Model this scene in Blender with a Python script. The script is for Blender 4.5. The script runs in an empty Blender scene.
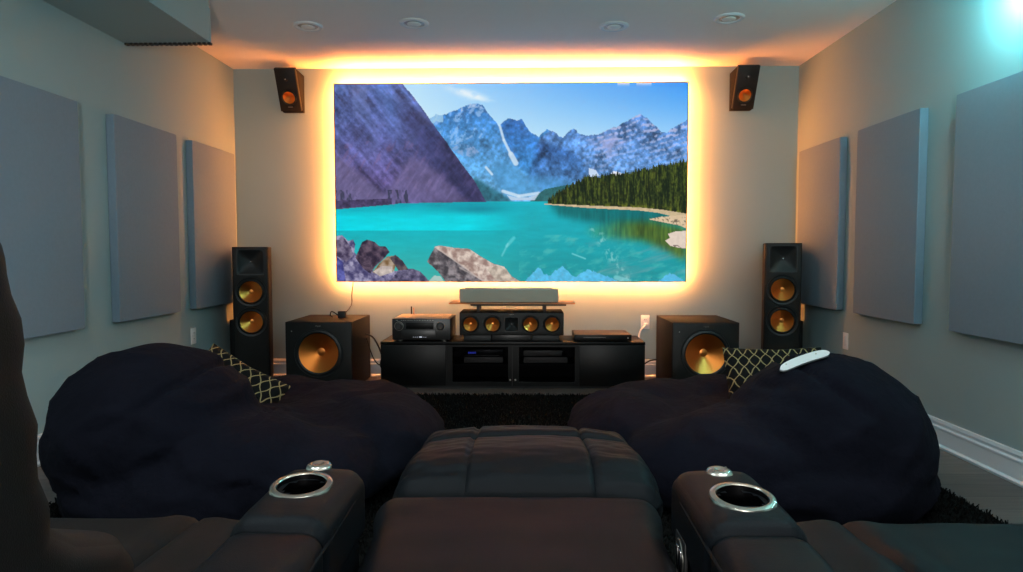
import bpy, bmesh, math, random
import numpy as np
from mathutils import Vector, Matrix, noise
from mathutils.bvhtree import BVHTree
PI = math.pi
random.seed(7)
rng = np.random.default_rng(11)
C = bpy.context.scene.collection

# ------------------------------------------------------------------ materials
def s2l(c):
    return tuple((v/12.92 if v <= .04045 else ((v+.055)/1.055)**2.4) for v in [q/255 for q in c])

def mat(name, col, rough=.5, metal=0., bump=None, mottle=None, coat=0., sheen=0., spec=.5, aniso=0., emit=None, estr=0.):
    m = bpy.data.materials.new(name); m.use_nodes = True
    nt = m.node_tree; b = nt.nodes['Principled BSDF']
    col = s2l(col)
    b.inputs['Base Color'].default_value = (*col, 1)
    b.inputs['Roughness'].default_value = rough
    b.inputs['Metallic'].default_value = metal
    b.inputs['Specular IOR Level'].default_value = spec
    if coat: b.inputs['Coat Weight'].default_value = coat; b.inputs['Coat Roughness'].default_value = .12
    if sheen: b.inputs['Sheen Weight'].default_value = sheen; b.inputs['Sheen Roughness'].default_value = .5
    tc = nt.nodes.new('ShaderNodeTexCoord')
    if aniso:
        b.inputs['Anisotropic'].default_value = aniso
        t = nt.nodes.new('ShaderNodeTangent'); t.direction_type = 'RADIAL'; t.axis = 'Z'
        nt.links.new(t.outputs[0], b.inputs['Tangent'])
    if mottle:
        sc, amt = mottle
        n = nt.nodes.new('ShaderNodeTexNoise'); n.inputs['Scale'].default_value = sc; n.inputs['Detail'].default_value = 4
        nt.links.new(tc.outputs['Object'], n.inputs['Vector'])
        r = nt.nodes.new('ShaderNodeMapRange'); r.inputs[1].default_value = .3; r.inputs[2].default_value = .7
        r.inputs[3].default_value = 1-amt; r.inputs[4].default_value = 1+amt
        nt.links.new(n.outputs['Fac'], r.inputs[0])
        x = nt.nodes.new('ShaderNodeVectorMath'); x.operation = 'SCALE'; x.inputs[0].default_value = col
        nt.links.new(r.outputs[0], x.inputs['Scale']); nt.links.new(x.outputs[0], b.inputs['Base Color'])
    if bump:
        sc, dist, kind = bump
        if kind == 'leather':
            n = nt.nodes.new('ShaderNodeTexVoronoi'); n.inputs['Scale'].default_value = sc; out = n.outputs['Distance']
        else:
            n = nt.nodes.new('ShaderNodeTexNoise'); n.inputs['Scale'].default_value = sc; n.inputs['Detail'].default_value = 5; out = n.outputs['Fac']
        nt.links.new(tc.outputs['Object'], n.inputs['Vector'])
        bp = nt.nodes.new('ShaderNodeBump'); bp.inputs['Distance'].default_value = dist; bp.inputs['Strength'].default_value = .6
        nt.links.new(out, bp.inputs['Height']); nt.links.new(bp.outputs[0], b.inputs['Normal'])
    if emit:
        b.inputs['Emission Color'].default_value = (*emit, 1); b.inputs['Emission Strength'].default_value = estr
    return m

M = {}
M['wall'] = mat('wall_paint', (146, 166, 167), .62, bump=(160, .0006, 'n'), mottle=(2.5, .015), spec=.3)
M['ceil'] = mat('ceiling_paint', (238, 233, 230), .7, bump=(120, .0005, 'n'), spec=.2)
M['trim'] = mat('trim_paint', (214, 220, 224), .35)
M['panel'] = mat('panel_fabric', (112, 130, 144), .85, bump=(420, .0006, 'n'), mottle=(60, .03), sheen=.15, spec=.2)
M['black_vinyl'] = mat('black_vinyl', (11, 10, 10), .6, bump=(300, .0003, 'n'), spec=.2)
M['baffle'] = mat('speaker_baffle', (24, 22, 20), .55, spec=.3)
M['rubber'] = mat('rubber_surround', (14, 14, 14), .5)
M['copper'] = mat('copper_cone', (250, 142, 62), .30, .9, aniso=.9)
M['copper2'] = mat('copper_dust_cap', (250, 150, 72), .32, .9)
M['chrome'] = mat('chrome', (215, 215, 218), .12, 1.)
M['nickel'] = mat('brushed_nickel', (205, 200, 188), .24, 1.)
M['silver'] = mat('silver_metal', (170, 168, 160), .35, 1.)
M['greyplastic'] = mat('grey_plastic', (190, 184, 170), .45)
M['gloss_black'] = mat('gloss_black', (5, 5, 5), .42, spec=.2)
M['black'] = mat('matt_black', (9, 9, 9), .55)
M['device'] = mat('device_black', (22, 21, 21), .38)
M['devmetal'] = mat('device_lid_metal', (150, 142, 132), .45, .3)
M['grille'] = mat('grey_grille_cloth', (158, 153, 138), .8, bump=(900, .0006, 'n'))
M['white'] = mat('white_plastic', (228, 230, 228), .35)
M['wood'] = mat('amber_shelf_wood', (172, 108, 62), .4, mottle=(14, .12))
M['leather'] = mat('black_leather', (7, 10, 14), .54, bump=(520, .0005, 'leather'), mottle=(9, .1), spec=.11)
M['leather2'] = mat('brown_black_leather', (9, 7, 7), .7, bump=(520, .0005, 'leather'), mottle=(9, .1), spec=.2)
M['bag'] = mat('navy_black_suede', (18, 18, 27), .95, bump=(22, .012, 'n'), mottle=(7, .14), spec=.08)
M['cable'] = mat('black_cable', (14, 13, 13), .5)
M['badge'] = mat('badge_metal', (150, 146, 138), .3, .8)
M['dark_hole'] = mat('cup_interior', (12, 12, 14), .25, .6)
M['rug'] = mat('black_shag', (15, 15, 14), .95, spec=.1)
M['teal_duct'] = mat('vent_black', (16, 18, 18), .6)

# LED strip, lamps
M['led'] = mat('amber_led', (255, 160, 60), .5, emit=(1.0, .28, .05), estr=400.)
M['led_top'] = mat('amber_led_boosted', (255, 160, 60), .5, emit=(1.0, .28, .05), estr=900.)  # top run of the same single strip, boosted to brighten the ceiling
M['led_low'] = mat('amber_led_weaker', (255, 160, 60), .5, emit=(1.0, .32, .08), estr=300.)  # bottom run of the strip, weaker and paler than the side runs
M['cyanlamp'] = mat('cyan_lamp', (200, 255, 255), .5, emit=(.22, .84, .9), estr=270.)
M['lens'] = mat('frosted_lens', (225, 228, 224), .4)
M['blue_led'] = mat('blue_display', (30, 40, 120), .4, emit=(.08, .12, 1.), estr=.6)
M['white_led'] = mat('white_display', (200, 200, 210), .4, emit=(.8, .85, 1.), estr=.45)

# tinted glass
def glass():
    m = bpy.data.materials.new('tinted_glass'); m.use_nodes = True; nt = m.node_tree
    nt.nodes.clear(); o = nt.nodes.new('ShaderNodeOutputMaterial')
    t = nt.nodes.new('ShaderNodeBsdfTransparent'); t.inputs[0].default_value = (.55, .55, .57, 1)
    g = nt.nodes.new('ShaderNodeBsdfGlossy'); g.inputs['Roughness'].default_value = .06
    x = nt.nodes.new('ShaderNodeMixShader'); x.inputs[0].default_value = .05
    nt.links.new(t.outputs[0], x.inputs[1]); nt.links.new(g.outputs[0], x.inputs[2]); nt.links.new(x.outputs[0], o.inputs[0])
    return m
M['glass'] = glass()

def floor_mat():
    m = bpy.data.materials.new('wood_plank_floor'); m.use_nodes = True; nt = m.node_tree; b = nt.nodes['Principled BSDF']
    tc = nt.nodes.new('ShaderNodeTexCoord'); mp = nt.nodes.new('ShaderNodeMapping')
    nt.links.new(tc.outputs['Object'], mp.inputs[0])
    br = nt.nodes.new('ShaderNodeTexBrick'); br.inputs['Scale'].default_value = 1
    br.inputs['Brick Width'].default_value = 1.2; br.inputs['Row Height'].default_value = .14
    br.inputs['Mortar Size'].default_value = .0025
    br.inputs['Color1'].default_value = (*s2l((96, 88, 84)), 1); br.inputs['Color2'].default_value = (*s2l((74, 67, 64)), 1)
    br.inputs['Mortar'].default_value = (*s2l((30, 27, 26)), 1)
    nt.links.new(mp.outputs[0], br.inputs[0])
    mp2 = nt.nodes.new('ShaderNodeMapping'); mp2.inputs['Scale'].default_value = (2, 26, 2)
    nt.links.new(tc.outputs['Object'], mp2.inputs[0])
    n = nt.nodes.new('ShaderNodeTexNoise'); n.inputs['Scale'].default_value = 2.2; n.inputs['Detail'].default_value = 6
    nt.links.new(mp2.outputs[0], n.inputs[0])
    mx = nt.nodes.new('ShaderNodeMixRGB'); mx.blend_type = 'OVERLAY'; mx.inputs[0].default_value = .6
    nt.links.new(br.outputs[0], mx.inputs[1]); nt.links.new(n.outputs['Fac'], mx.inputs[2])
    nt.links.new(mx.outputs[0], b.inputs['Base Color']); b.inputs['Roughness'].default_value = .38
    return m
M['floor'] = floor_mat()

def lattice_mat():
    m = bpy.data.materials.new('gold_lattice_fabric'); m.use_nodes = True; nt = m.node_tree; b = nt.nodes['Principled BSDF']
    tc = nt.nodes.new('ShaderNodeTexCoord')
    sp = nt.nodes.new('ShaderNodeSeparateXYZ'); nt.links.new(tc.outputs['Object'], sp.inputs[0])
    def mth(op, a, bb=None):
        n = nt.nodes.new('ShaderNodeMath'); n.operation = op
        for i, v in enumerate((a, bb)):
            if v is None: continue
            if isinstance(v, (int, float)): n.inputs[i].default_value = v
            else: nt.links.new(v, n.inputs[i])
        return n.outputs[0]
    x, z = sp.outputs[0], sp.outputs[1]
    u = mth('ADD', x, mth('MULTIPLY', z, .72)); v = mth('SUBTRACT', x, mth('MULTIPLY', z, .72))
    w = mth('MULTIPLY', mth('SINE', mth('MULTIPLY', z, 110.)), .003)
    a = mth('PINGPONG', mth('ADD', mth('ADD', u, w), 1.), .026); c = mth('PINGPONG', mth('ADD', mth('SUBTRACT', v, w), 1.), .026)
    f = mth('LESS_THAN', mth('MINIMUM', a, c), .0029)
    mx = nt.nodes.new('ShaderNodeMixRGB'); nt.links.new(f, mx.inputs[0])
    mx.inputs[1].default_value = (*s2l((8, 7, 7)), 1); mx.inputs[2].default_value = (*s2l((150, 132, 92)), 1)
    nt.links.new(mx.outputs[0], b.inputs['Base Color']); b.inputs['Roughness'].default_value = .75; b.inputs['Specular IOR Level'].default_value = .15
    return m
M['lattice'] = lattice_mat()

# ------------------------------------------------------------------ helpers
def link(name, bm, m, parent=None, loc=(0, 0, 0), rot=(0, 0, 0), smooth=True):
    me = bpy.data.meshes.new(name); bm.to_mesh(me); bm.free()
    if m: me.materials.append(m)
    o = bpy.data.objects.new(name, me); C.objects.link(o)
    o.location = loc; o.rotation_euler = rot
    if parent: o.parent = parent
    if smooth:
        me.polygons.foreach_set('use_smooth', [True]*len(me.polygons))
        try: me.set_sharp_from_angle(angle=math.radians(38))
        except Exception: pass
    return o
def tag(o, label, cat, group=None, kind=None):
    o['label'] = label; o['category'] = cat
    if group: o['group'] = group
    if kind: o['kind'] = kind
    return o
def empty(name, label, cat, loc=(0, 0, 0), rz=0, group=None):
    o = bpy.data.objects.new(name, None); C.objects.link(o); o.location = loc; o.rotation_euler = (0, 0, rz)
    o.empty_display_size = .05
    return tag(o, label, cat, group)
def struct(o):
    o['kind'] = 'structure'; return o
def box(bm, x0, x1, y0, y1, z0, z1, r=0., seg=2):
    g = bmesh.ops.create_cube(bm, size=1); vs = g['verts']
    for v in vs:
        v.co = Vector((x0+(v.co.x+.5)*(x1-x0), y0+(v.co.y+.5)*(y1-y0), z0+(v.co.z+.5)*(z1-z0)))
    if r:
        es = list({e for v in vs for e in v.link_edges})
        bmesh.ops.bevel(bm, geom=es, offset=r, segments=seg, affect='EDGES', profile=.5)
    return vs
def B(*a, **k):
    bm = bmesh.new(); box(bm, *a, **k); return bm
def lathe(prof, n=48, bm=None, mtx=None):
    """profile of (r,z) about local Z"""
    bm = bm or bmesh.new(); rings = []
    for r, z in prof:
        if r < 1e-6: rings.append([bm.verts.new((0, 0, z))])
        else: rings.append([bm.verts.new((r*math.cos(2*PI*i/n), r*math.sin(2*PI*i/n), z)) for i in range(n)])
    for a, b in zip(rings, rings[1:]):
        for i in range(n):
            j = (i+1) % n
            if len(a) == 1 and len(b) > 1: bm.faces.new((a[0], b[i], b[j]))
            elif len(b) == 1 and len(a) > 1: bm.faces.new((a[i], a[j], b[0])[::-1])
            elif len(a) > 1: bm.faces.new((a[i], b[i], b[j], a[j]))
    bmesh.ops.recalc_face_normals(bm, faces=bm.faces)
    if mtx: bmesh.ops.transform(bm, matrix=mtx, verts=bm.verts)
    return bm
def tube(pts, r, n=10, bm=None, smooth=6):
    bm = bm or bmesh.new()
    P = [Vector(p) for p in pts]
    if smooth and len(P) > 2:   # Catmull-Rom
        Q = []
        for i in range(len(P)-1):
            p0, p1, p2, p3 = P[max(i-1, 0)], P[i], P[i+1], P[min(i+2, len(P)-1)]
            for k in range(smooth):
                t = k/smooth
                Q.append(.5*((2*p1)+(p2-p0)*t+(2*p0-5*p1+4*p2-p3)*t*t+(3*p1-p0-3*p2+p3)*t**3))
        Q.append(P[-1]); P = Q
    rings = []; up = Vector((.13, .21, 1)).normalized()
    for i, p in enumerate(P):
        d = (P[min(i+1, len(P)-1)]-P[max(i-1, 0)]).normalized()
        a = d.cross(up)
        if a.length < .05: a = d.cross(Vector((1, 0, 0)))
        a.normalize(); b = d.cross(a).normalized()
        rings.append([bm.verts.new(p+a*(r*math.cos(2*PI*k/n))+b*(r*math.sin(2*PI*k/n))) for k in range(n)])
    for A, Bq in zip(rings, rings[1:]):
        for k in range(n): bm.faces.new((A[k], A[(k+1) % n], Bq[(k+1) % n], Bq[k]))
    bm.faces.new(rings[0][::-1]); bm.faces.new(rings[-1])
    bmesh.ops.recalc_face_normals(bm, faces=bm.faces)
    return bm
def prism(poly, axis, a0, a1, r=0.):
    """polygon of 2-D points extruded along axis: 'x' uses (y,z), 'y' uses (x,z), 'z' uses (x,y)"""
    bm = bmesh.new()
    f = {'x': lambda p, a: (a, p[0], p[1]), 'y': lambda p, a: (p[0], a, p[1]), 'z': lambda p, a: (p[0], p[1], a)}[axis]
    A = [bm.verts.new(f(p, a0)) for p in poly]; Bv = [bm.verts.new(f(p, a1)) for p in poly]
    bm.faces.new(A); bm.faces.new(Bv[::-1])
    for i in range(len(poly)):
        j = (i+1) % len(poly); bm.faces.new((A[i], Bv[i], Bv[j], A[j]))
    bmesh.ops.recalc_face_normals(bm, faces=bm.faces)
    if r: bmesh.ops.bevel(bm, geom=list(bm.edges), offset=r, segments=2, affect='EDGES', profile=.5)
    return bm
def puff(w, d, h, r, n=28, fn=None):
    """rounded cushion block centred at origin; fn(x,y,z,u,v,s)->(x,y,z), u,v,s in -1..1"""
    bm = bmesh.new(); key = {}
    def vert(p):
        k = tuple(round(c*1000) for c in p)
        if k in key: return key[k]
        hx, hy, hz = w/2, d/2, h/2
        q = Vector((p[0]*hx, p[1]*hy, p[2]*hz))
        inner = Vector((max(-hx+r, min(hx-r, q.x)), max(-hy+r, min(hy-r, q.y)), max(-hz+r, min(hz-r, q.z))))
        dlt = q-inner
        if dlt.length > 1e-7: q = inner+dlt.normalized()*r
        c = q
        if fn: c = Vector(fn(q.x, q.y, q.z, *p))
        key[k] = bm.verts.new(c); return key[k]
    def rem(i):   # denser near edges
        t = -1+2*i/n; return math.sin(t*PI/2)*.55+t*.45
    T = [rem(i) for i in range(n+1)]
    for ax in range(3):
        for s in (-1, 1):
            for i in range(n):
                for j in range(n):
                    vs = []
                    for a, b in ((i, j), (i+1, j), (i+1, j+1), (i, j+1)):
                        p = [0, 0, 0]; p[ax] = s; p[(ax+1) % 3] = T[a]; p[(ax+2) % 3] = T[b]; vs.append(vert(p))
                    if len(set(vs)) == 4: bm.faces.new(vs if s > 0 else vs[::-1])
    return bm
def text_mesh(txt, size, depth=.0006):
    cu = bpy.data.curves.new('badge_text', 'FONT'); cu.body = txt; cu.size = size; cu.extrude = depth; cu.align_x = 'CENTER'; cu.align_y = 'CENTER'
    to = bpy.data.objects.new('badge_text', cu); C.objects.link(to)
    dg = bpy.context.evaluated_depsgraph_get(); me = bpy.data.meshes.new_from_object(to.evaluated_get(dg))
    bpy.data.objects.remove(to); bpy.data.curves.remove(cu)
    return me
def text_part(name, txt, size, m, parent, loc, rot=(PI/2, 0, 0)):
    me = text_mesh(txt, size); me.materials.clear(); me.materials.append(m)
    o = bpy.data.objects.new(name, me); C.objects.link(o); o.parent = parent; o.location = loc; o.rotation_euler = rot
    return o
def dup(root, loc=None, rz=None, label=None):
    def cp(o, par):
        c = o.copy(); C.objects.link(c); c.parent = par
        for ch in list(o.children): cp(ch, c)
        return c
    r = cp(root, root.parent)
    if loc: r.location = loc
    if rz is not None: r.rotation_euler = (0, 0, rz)
    if label: r['label'] = label
    return r

# ------------------------------------------------------------------ room
XL, XR, YB, YF, H = -2.405, 2.248, 5.468, -2.6, 2.564
T = .12
struct(link('floor', B(XL-T, XR+T, YF-T, YB+T, -T, 0), M['floor']))
# ceiling with round cut-outs left plain: the downlights sit on it
struct(link('ceiling', B(XL-T, XR+T, YF-T, YB+T, H, H+T), M['ceil']))
struct(link('wall_left', B(XL-T, XL, YF-T, YB+T, 0, H), M['wall']))
struct(link('wall_right', B(XR, XR+T, YF-T, YB+T, 0, H), M['wall']))
struct(link('wall_back', B(XL, XR, YB, YB+T, 0, H), M['wall']))
struct(link('wall_front', B(XL, XR, YF-T, YF, 0, H), M['wall']))
bp = [(0, 0), (.026, 0), (.028, .012), (.017, .022), (.015, .098), (.02, .102), (.02, .110), (.010, .116), (.010, .126), (.015, .131), (.011, .147), (0, .149)]
struct(link('baseboard_left', prism([(XL+a, b) for a, b in bp], 'y', YF, YB), M['trim'], smooth=False))
struct(link('baseboard_right', prism([(XR-a, b) for a, b in bp], 'y', YF, YB), M['trim'], smooth=False))
struct(link('baseboard_back', prism([(YB-a, b) for a, b in bp], 'x', XL+.03, XR-.03), M['trim'], smooth=False))
struct(link('baseboard_front', prism([(YF+a, b) for a, b in bp], 'x', XL+.03, XR-.03), M['trim'], smooth=False))
# boxed-in duct along left wall
struct(link('trim_1', B(XL, -1.880, YF, 3.96, 2.308, H), M['wall']))
# vent grille at its far end
v = empty('air_vent', 'dark slatted air vent at the end of the boxed-in duct on the left', 'air vent', (-2.14, 3.96, 2.31))
link('frame', B(-.262, .262, 0.0, .014, -.004, .2, r=.002), M['wall'], v)
bm = bmesh.new()
for i in range(18):
    box(bm, -.255+i*.0295, -.255+i*.0295+.019, -.004, .022, -.016, -.004)
link('slats', bm, M['teal_duct'], v, smooth=False)

# acoustic panels
def panel(name_label, side, y0, y1):
    w = y1-y0; th = .053
    def fn(x, y, z, u, v_, s): return (x, y, z)
    bm = puff(th, w, 1.206, .008, n=10)
    x = XL+th/2 if side < 0 else XR-th/2
    o = link('acoustic_panel', bm, M['panel'], None, (x, (y0+y1)/2, .641+.603))
    tag(o, name_label, 'acoustic panel', 'fabric acoustic panels on the side walls')
panel('grey acoustic panel on the left wall, nearest the camera and cut by the picture edge', -1, 2.775, 3.461)
panel('grey fabric acoustic panel on the left wall, middle of the row of three', -1, 3.764, 4.447)
panel('grey fabric acoustic panel on the left wall, last one beside the left tower speaker', -1, 4.657, 5.34)
panel('large grey fabric acoustic panel on the right wall, nearest the camera under the cyan glow', 1, 2.73, 3.412)
panel('grey fabric acoustic panel on the right wall, middle of the row of three', 1, 3.712, 4.396)
panel('grey fabric acoustic panel on the right wall, last one beside the right tower speaker', 1, 4.626, 5.31)

# wall outlets
def outlet(label, loc, rz, switch=False):
    e = empty('wall_outlet', label, 'wall outlet', loc, rz)   # local -Y is outward
    link('cover_plate', B(-.036, .036, -.006, 0, -.058, .058, r=.003), M['white'], e)
    if switch: link('rocker', B(-.017, .017, -.009, -.005, -.034, .034, r=.002), M['trim'], e)
    else:
        for z in (-.021, .021):
            s = link('socket', B(-.016, .016, -.0085, -.005, z-.014, z+.014, r=.004), M['white'], e)
            bm = bmesh.new()
            for x in (-.006, .006): box(bm, x-.0012, x+.0012, -.0093, -.0083, z-.003, z+.006)
            link('slots', bm, M['black'], s)
    return e
outlet('white outlet plate with a plugged-in white cable, beside the right subwoofer', (1.016, YB, .465), 0)
outlet('white wall plate on the left wall below the acoustic panels', (XL, 4.697, .441), PI/2)
outlet('white wall plate on the right wall below the acoustic panels', (XR, 4.579, .429), -PI/2, True)

# ceiling downlights
LP = [(-1.445, 4.448, 'left end of the front row of four'), (-.725, 4.405, 'second from the left in the front row'),
      (.607, 4.49, 'second from the right in the front row'), (1.332, 4.354, 'right end of the front row of four')]
def downlight(x, y, label, lit):
    e = empty('recessed_downlight', label, 'ceiling light', (x, y, H), 0, 'recessed ceiling downlights')
    link('trim_ring', lathe([(.098, 0), (.098, -.004), (.088, -.011), (.070, -.009), (.066, 0)], 48), M['trim'], e)
    link('reflector', lathe([(.066, -.001), (.060, -.0025), (.05, -.004), (.045, -.006)], 40), M['silver'], e)
    link('bulb', lathe([(.046, -.002), (.044, -.010), (.03, -.015), (0, -.017)], 32), M['lens'], e)
for x, y, s in LP: downlight(x, y, 'round white recessed ceiling downlight, ' + s, False)

# ------------------------------------------------------------------ big screen: picture painted per vertex
def fbm(X, Y, sc, octv=5, seed=0, sx=1., sy=1.):
    out = np.zeros_like(X); amp = 1.; tot = 0
    r = np.random.default_rng(100+seed)
    for o in range(octv):
        f = sc*2**o; u = X*f*sx; w = Y*f*sy
        x0 = np.floor(u).astype(int); y0 = np.floor(w).astype(int); fx = u-x0; fy = w-y0
        fx = fx*fx*(3-2*fx); fy = fy*fy*(3-2*fy)
        tab = r.random((257, 257))
        g = lambda a, b: tab[a % 257, b % 257]
        out += amp*((g(x0, y0)*(1-fx)+g(x0+1, y0)*fx)*(1-fy)+(g(x0, y0+1)*(1-fx)+g(x0+1, y0+1)*fx)*fy)
        tot += amp; amp *= .55
    return out/tot
def paint(NX, NY):
    xs = np.linspace(335, 688, NX); ys = np.linspace(84, 282, NY)
    X, Y = np.meshgrid(xs, ys)
    def inside(poly):
        r = np.zeros(X.shape, bool); n = len(poly)
        for i in range(n):
            x0, y0 = poly[i]; x1, y1 = poly[(i+1) % n]
            if y0 == y1: continue
            c = ((Y > min(y0, y1)) & (Y <= max(y0, y1)) & (X < (x1-x0)*(Y-y0)/(y1-y0)+x0)); r ^= c
        return r
    def soft(m, k=5):
        m = m.astype(float)
        for _ in range(3):
            for ax in (0, 1):
                c = np.cumsum(np.pad(m, [(k+1, k) if a == ax else (0, 0) for a in (0, 1)], mode='edge'), axis=ax)
                m = (np.take(c, np.arange(2*k+1, c.shape[ax]), ax)-np.take(c, np.arange(0, c.shape[ax]-2*k-1), ax))/(2*k+1)
        return m
    col = lambda c: np.array(c, float)
    img = np.zeros((NY, NX, 3))
    def put(mask, c, a=1.):
        m = (mask*a)[..., None] if not np.isscalar(mask) else mask
        img[:] = img*(1-m)+c*m
    def ramp(v, a, b): return np.clip((v-a)/(b-a), 0, 1)
    def mix(c0, c1, t): return col(c0)*(1-t[..., None])+col(c1)*t[..., None]
    # sky
    t = ramp(Y, 84, 145); s = ramp(X, 420, 690)
    top = mix((176, 222, 250), (52, 150, 243), s**.8); bot = mix((216, 241, 246), (168, 216, 250), s)
    img[:] = top*(1-t[..., None])+bot*t[..., None]
    w = fbm(X, Y, .06, 4, 1, 1., 2.2)
    cl = np.exp(-((Y-(88+(X-450)*.33))/4.5)**2)*ramp(X, 440, 465)*(1-ramp(X, 480, 500))*ramp(w, .4, .65)
    put(cl, col((236, 246, 250)), .8)
    cl = np.exp(-((Y-84)/2.2)**2)*(((X > 618) & (X < 630)) | ((X > 637) & (X < 652))); put(cl, col((240, 225, 235)), .8)
    # jagged helper
    jag = (fbm(X, Y*0, .35, 4, 3)-.5)*5
    n1 = fbm(X, Y, .09, 6, 4); n2 = fbm(X+Y*.6, Y-X*.3, .16, 5, 5, 1.6, .6); n3 = fbm(X, Y, .35, 3, 6)
    def skyline(pts, j=1.):
        px, py = zip(*pts); return np.interp(X, px, py, left=400, right=400)+jag*j
    # far range
    r = skyline([(425, 116), (432, 118), (437, 114), (443, 115), (452, 112), (463, 107.5), (472, 103.5), (478, 103), (484, 105.5), (488, 112), (495, 120), (500, 126), (505, 122), (510, 118.5), (514, 119), (518, 121), (523, 118.5), (527, 126), (531, 132), (540, 137), (548, 129), (553, 132), (558, 138)], .5)
    body = mix((62, 132, 204), (104, 172, 222), ramp(Y, 112, 185))
    f = 1+.6*(n1-.5)+.3*(n2-.5)+.55*(n3-.5)
    put(Y > r, body*f[..., None])
    d = Y-r
    put((Y > r)*(d < 34)*ramp(n2+.45*n3, .80, .92)*(X < 492), col((160, 192, 226)), .6)
    put((Y > r)*(d < 4)*(X > 462)*(X < 484)*ramp(n3, .4, .6), col((190, 205, 226)), .7)
    put((Y > r)*(X < 444)*(d < 7), col((170, 208, 228)), .7)
    m = inside([(452, 148), (462, 143), (474, 146), (480, 152), (470, 157), (462, 155)]); put(m*ramp(n3, .35, .6), col((150, 165, 200)), .7)
    # centre crest in front (darker)
    m = soft(inside([(502, 124), (512, 119), (524, 119), (531, 133), (541, 138), (546, 150), (552, 180), (530, 176), (518, 166), (508, 147)]), 2)*(Y > r)
    put(m, mix((54, 112, 190), (62, 140, 205), ramp(Y, 125, 180))*f[..., None], .85)
    # right range
    r = skyline([(540, 140), (550, 131), (556, 133), (564, 138), (570, 132), (575, 128.5), (581, 134), (590, 136), (600, 134), (607, 131), (620, 126), (632, 118.5), (641, 115.5), (647, 118), (655, 126), (662, 132), (668, 133), (675, 127), (682, 124), (689, 120)], .7)
    body = mix((86, 134, 200), (100, 152, 216), ramp(Y, 120, 180)); f2 = 1+.9*(n1-.5)+1.2*(n3-.5)*.6+.5*(n2-.5)
    put(Y > r, body*f2[..., None])
    d = Y-r
    band = np.sin((Y+.25*X+6*n1)*1.15)*.5+.5
    put((Y > r)*ramp(n3*.7+.3*band, .52, .66)*ramp(X, 575, 605)*ramp(d, 60, 0), col((200, 196, 226)), .75)
    m = soft(inside([(588, 138), (612, 133), (632, 121), (640, 130), (618, 150), (604, 172), (596, 168), (600, 150)]), 4)
    put(m*ramp(n1, .42, .62), col((178, 172, 212)), .6)
    # dark rocky spur, centre right
    m = soft(inside([(540, 141), (560, 147), (575, 153), (583, 160), (589, 176), (560, 190), (540, 186), (528, 180)]), 3)
    put(m, mix((48, 92, 158), (70, 120, 178), ramp(Y, 145, 180))*f2[..., None], .85)
    # scree bowl
    m = soft(inside([(492, 168), (506, 160), (516, 168), (530, 176), (548, 176), (580, 182), (560, 196), (512, 196), (498, 188)]), 4)
    put(m, col((78, 152, 208))*(1+.3*(n1-.5))[..., None], .7)
    m = inside([(590, 168), (597, 170), (601, 176), (590, 177)]); put(m, col((196, 216, 240)))
    m = inside([(609, 177), (615, 171), (626, 174), (632, 178)]); put(m, col((226, 232, 244)))
    # couloir of snow
    for (x0, y0), (x1, y1), wd in (((501, 126), (505, 140), 1.2), ((505, 140), (512, 154), 1.3), ((512, 154), (517, 163), 2.6), ((487, 167), (493, 174), 1.2), ((504, 191), (520, 196), 1.6), ((520, 196), (540, 193), 1.5)):
        t = np.clip(((X-x0)*(x1-x0)+(Y-y0)*(y1-y0))/((x1-x0)**2+(y1-y0)**2), 0, 1)
        dd = np.hypot(X-x0-t*(x1-x0), Y-y0-t*(y1-y0)); put(ramp(dd, wd+.5, wd-.5), col((206, 226, 242)), .85)
    # wooded foot hills
    m = soft(inside([(474, 176), (490, 186), (512, 199), (514, 203), (474, 203)]), 2); put(m, col((40, 96, 112))*(1+.5*(n3-.5))[..., None], .9)
    m = inside([(534, 198), (546, 189), (562, 186), (575, 184), (570, 203), (530, 203)]); put(m, col((42, 98, 96))*(1+.5*(n3-.5))[..., None], .9)
    put(inside([(508, 195), (516, 197), (530, 197), (540, 194), (536, 200), (512, 200)]), col((188, 208, 230)), .9)
    # large left mountain
    m = (X < np.interp(Y+jag*.3, [84, 96, 108, 121, 140, 160, 180, 203], [404, 414, 423, 432, 446, 460, 475, 488]))*(Y < 207)
    base = mix((80, 106, 170), (88, 80, 130), ramp(Y, 90, 178)); base = base*(1-.25*ramp(X, 400, 470))[..., None]
    put(m, base)
    diag = .5*fbm((1.15*X-Y)/1.5+500, (X+1.15*Y)/1.5, .11, 5, 8, 1.6, .28)+.3*fbm(X, Y, .05, 3, 50)+.2*fbm(X, Y, .4, 3, 52)
    f3 = 1+2.0*(diag-.5)+.35*(n3-.5)
    put(m, base*f3[..., None])
    put(m*ramp(fbm(X, Y, .05, 5, 9, 1.6, 1), .52, .68)*ramp(Y, 175, 90), col((112, 134, 192)), .4)
    put(m*np.exp(-((X-(385+(Y-84)*.25))/9)**2)*ramp(Y, 160, 100), col((84, 126, 200)), .45)
    put(m*(Y > 140)*(Y < 196)*ramp(n2, .55, .7), col((128, 96, 132)), .35)
    put(m*soft(inside([(400, 112), (424, 112), (470, 172), (488, 203), (468, 203), (430, 165)]), 8), col((44, 50, 92))*(1+.9*(n2-.5))[..., None], .55)
    sc_ = inside([(335, 152), (350, 165), (372, 184), (396, 204), (335, 205)]); sc_ = soft(sc_, 3); put(m*sc_, col((106, 98, 140))*(1+.5*(n2-.5))[..., None], .85)
    sc_ = inside([(408, 160), (414, 156), (436, 170), (468, 202), (376, 204), (396, 178)]); sc_ = soft(sc_, 4); put(m*sc_, col((110, 102, 148))*(1+.5*(n2-.5))[..., None], .75)
    tr = ramp(fbm(X, Y*.25, .45, 3, 12), .5, .6); put(m*(Y > 189)*tr*((X < 356) | ((X > 385) & (X < 408))), col((42, 48, 66)), .7)
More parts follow.
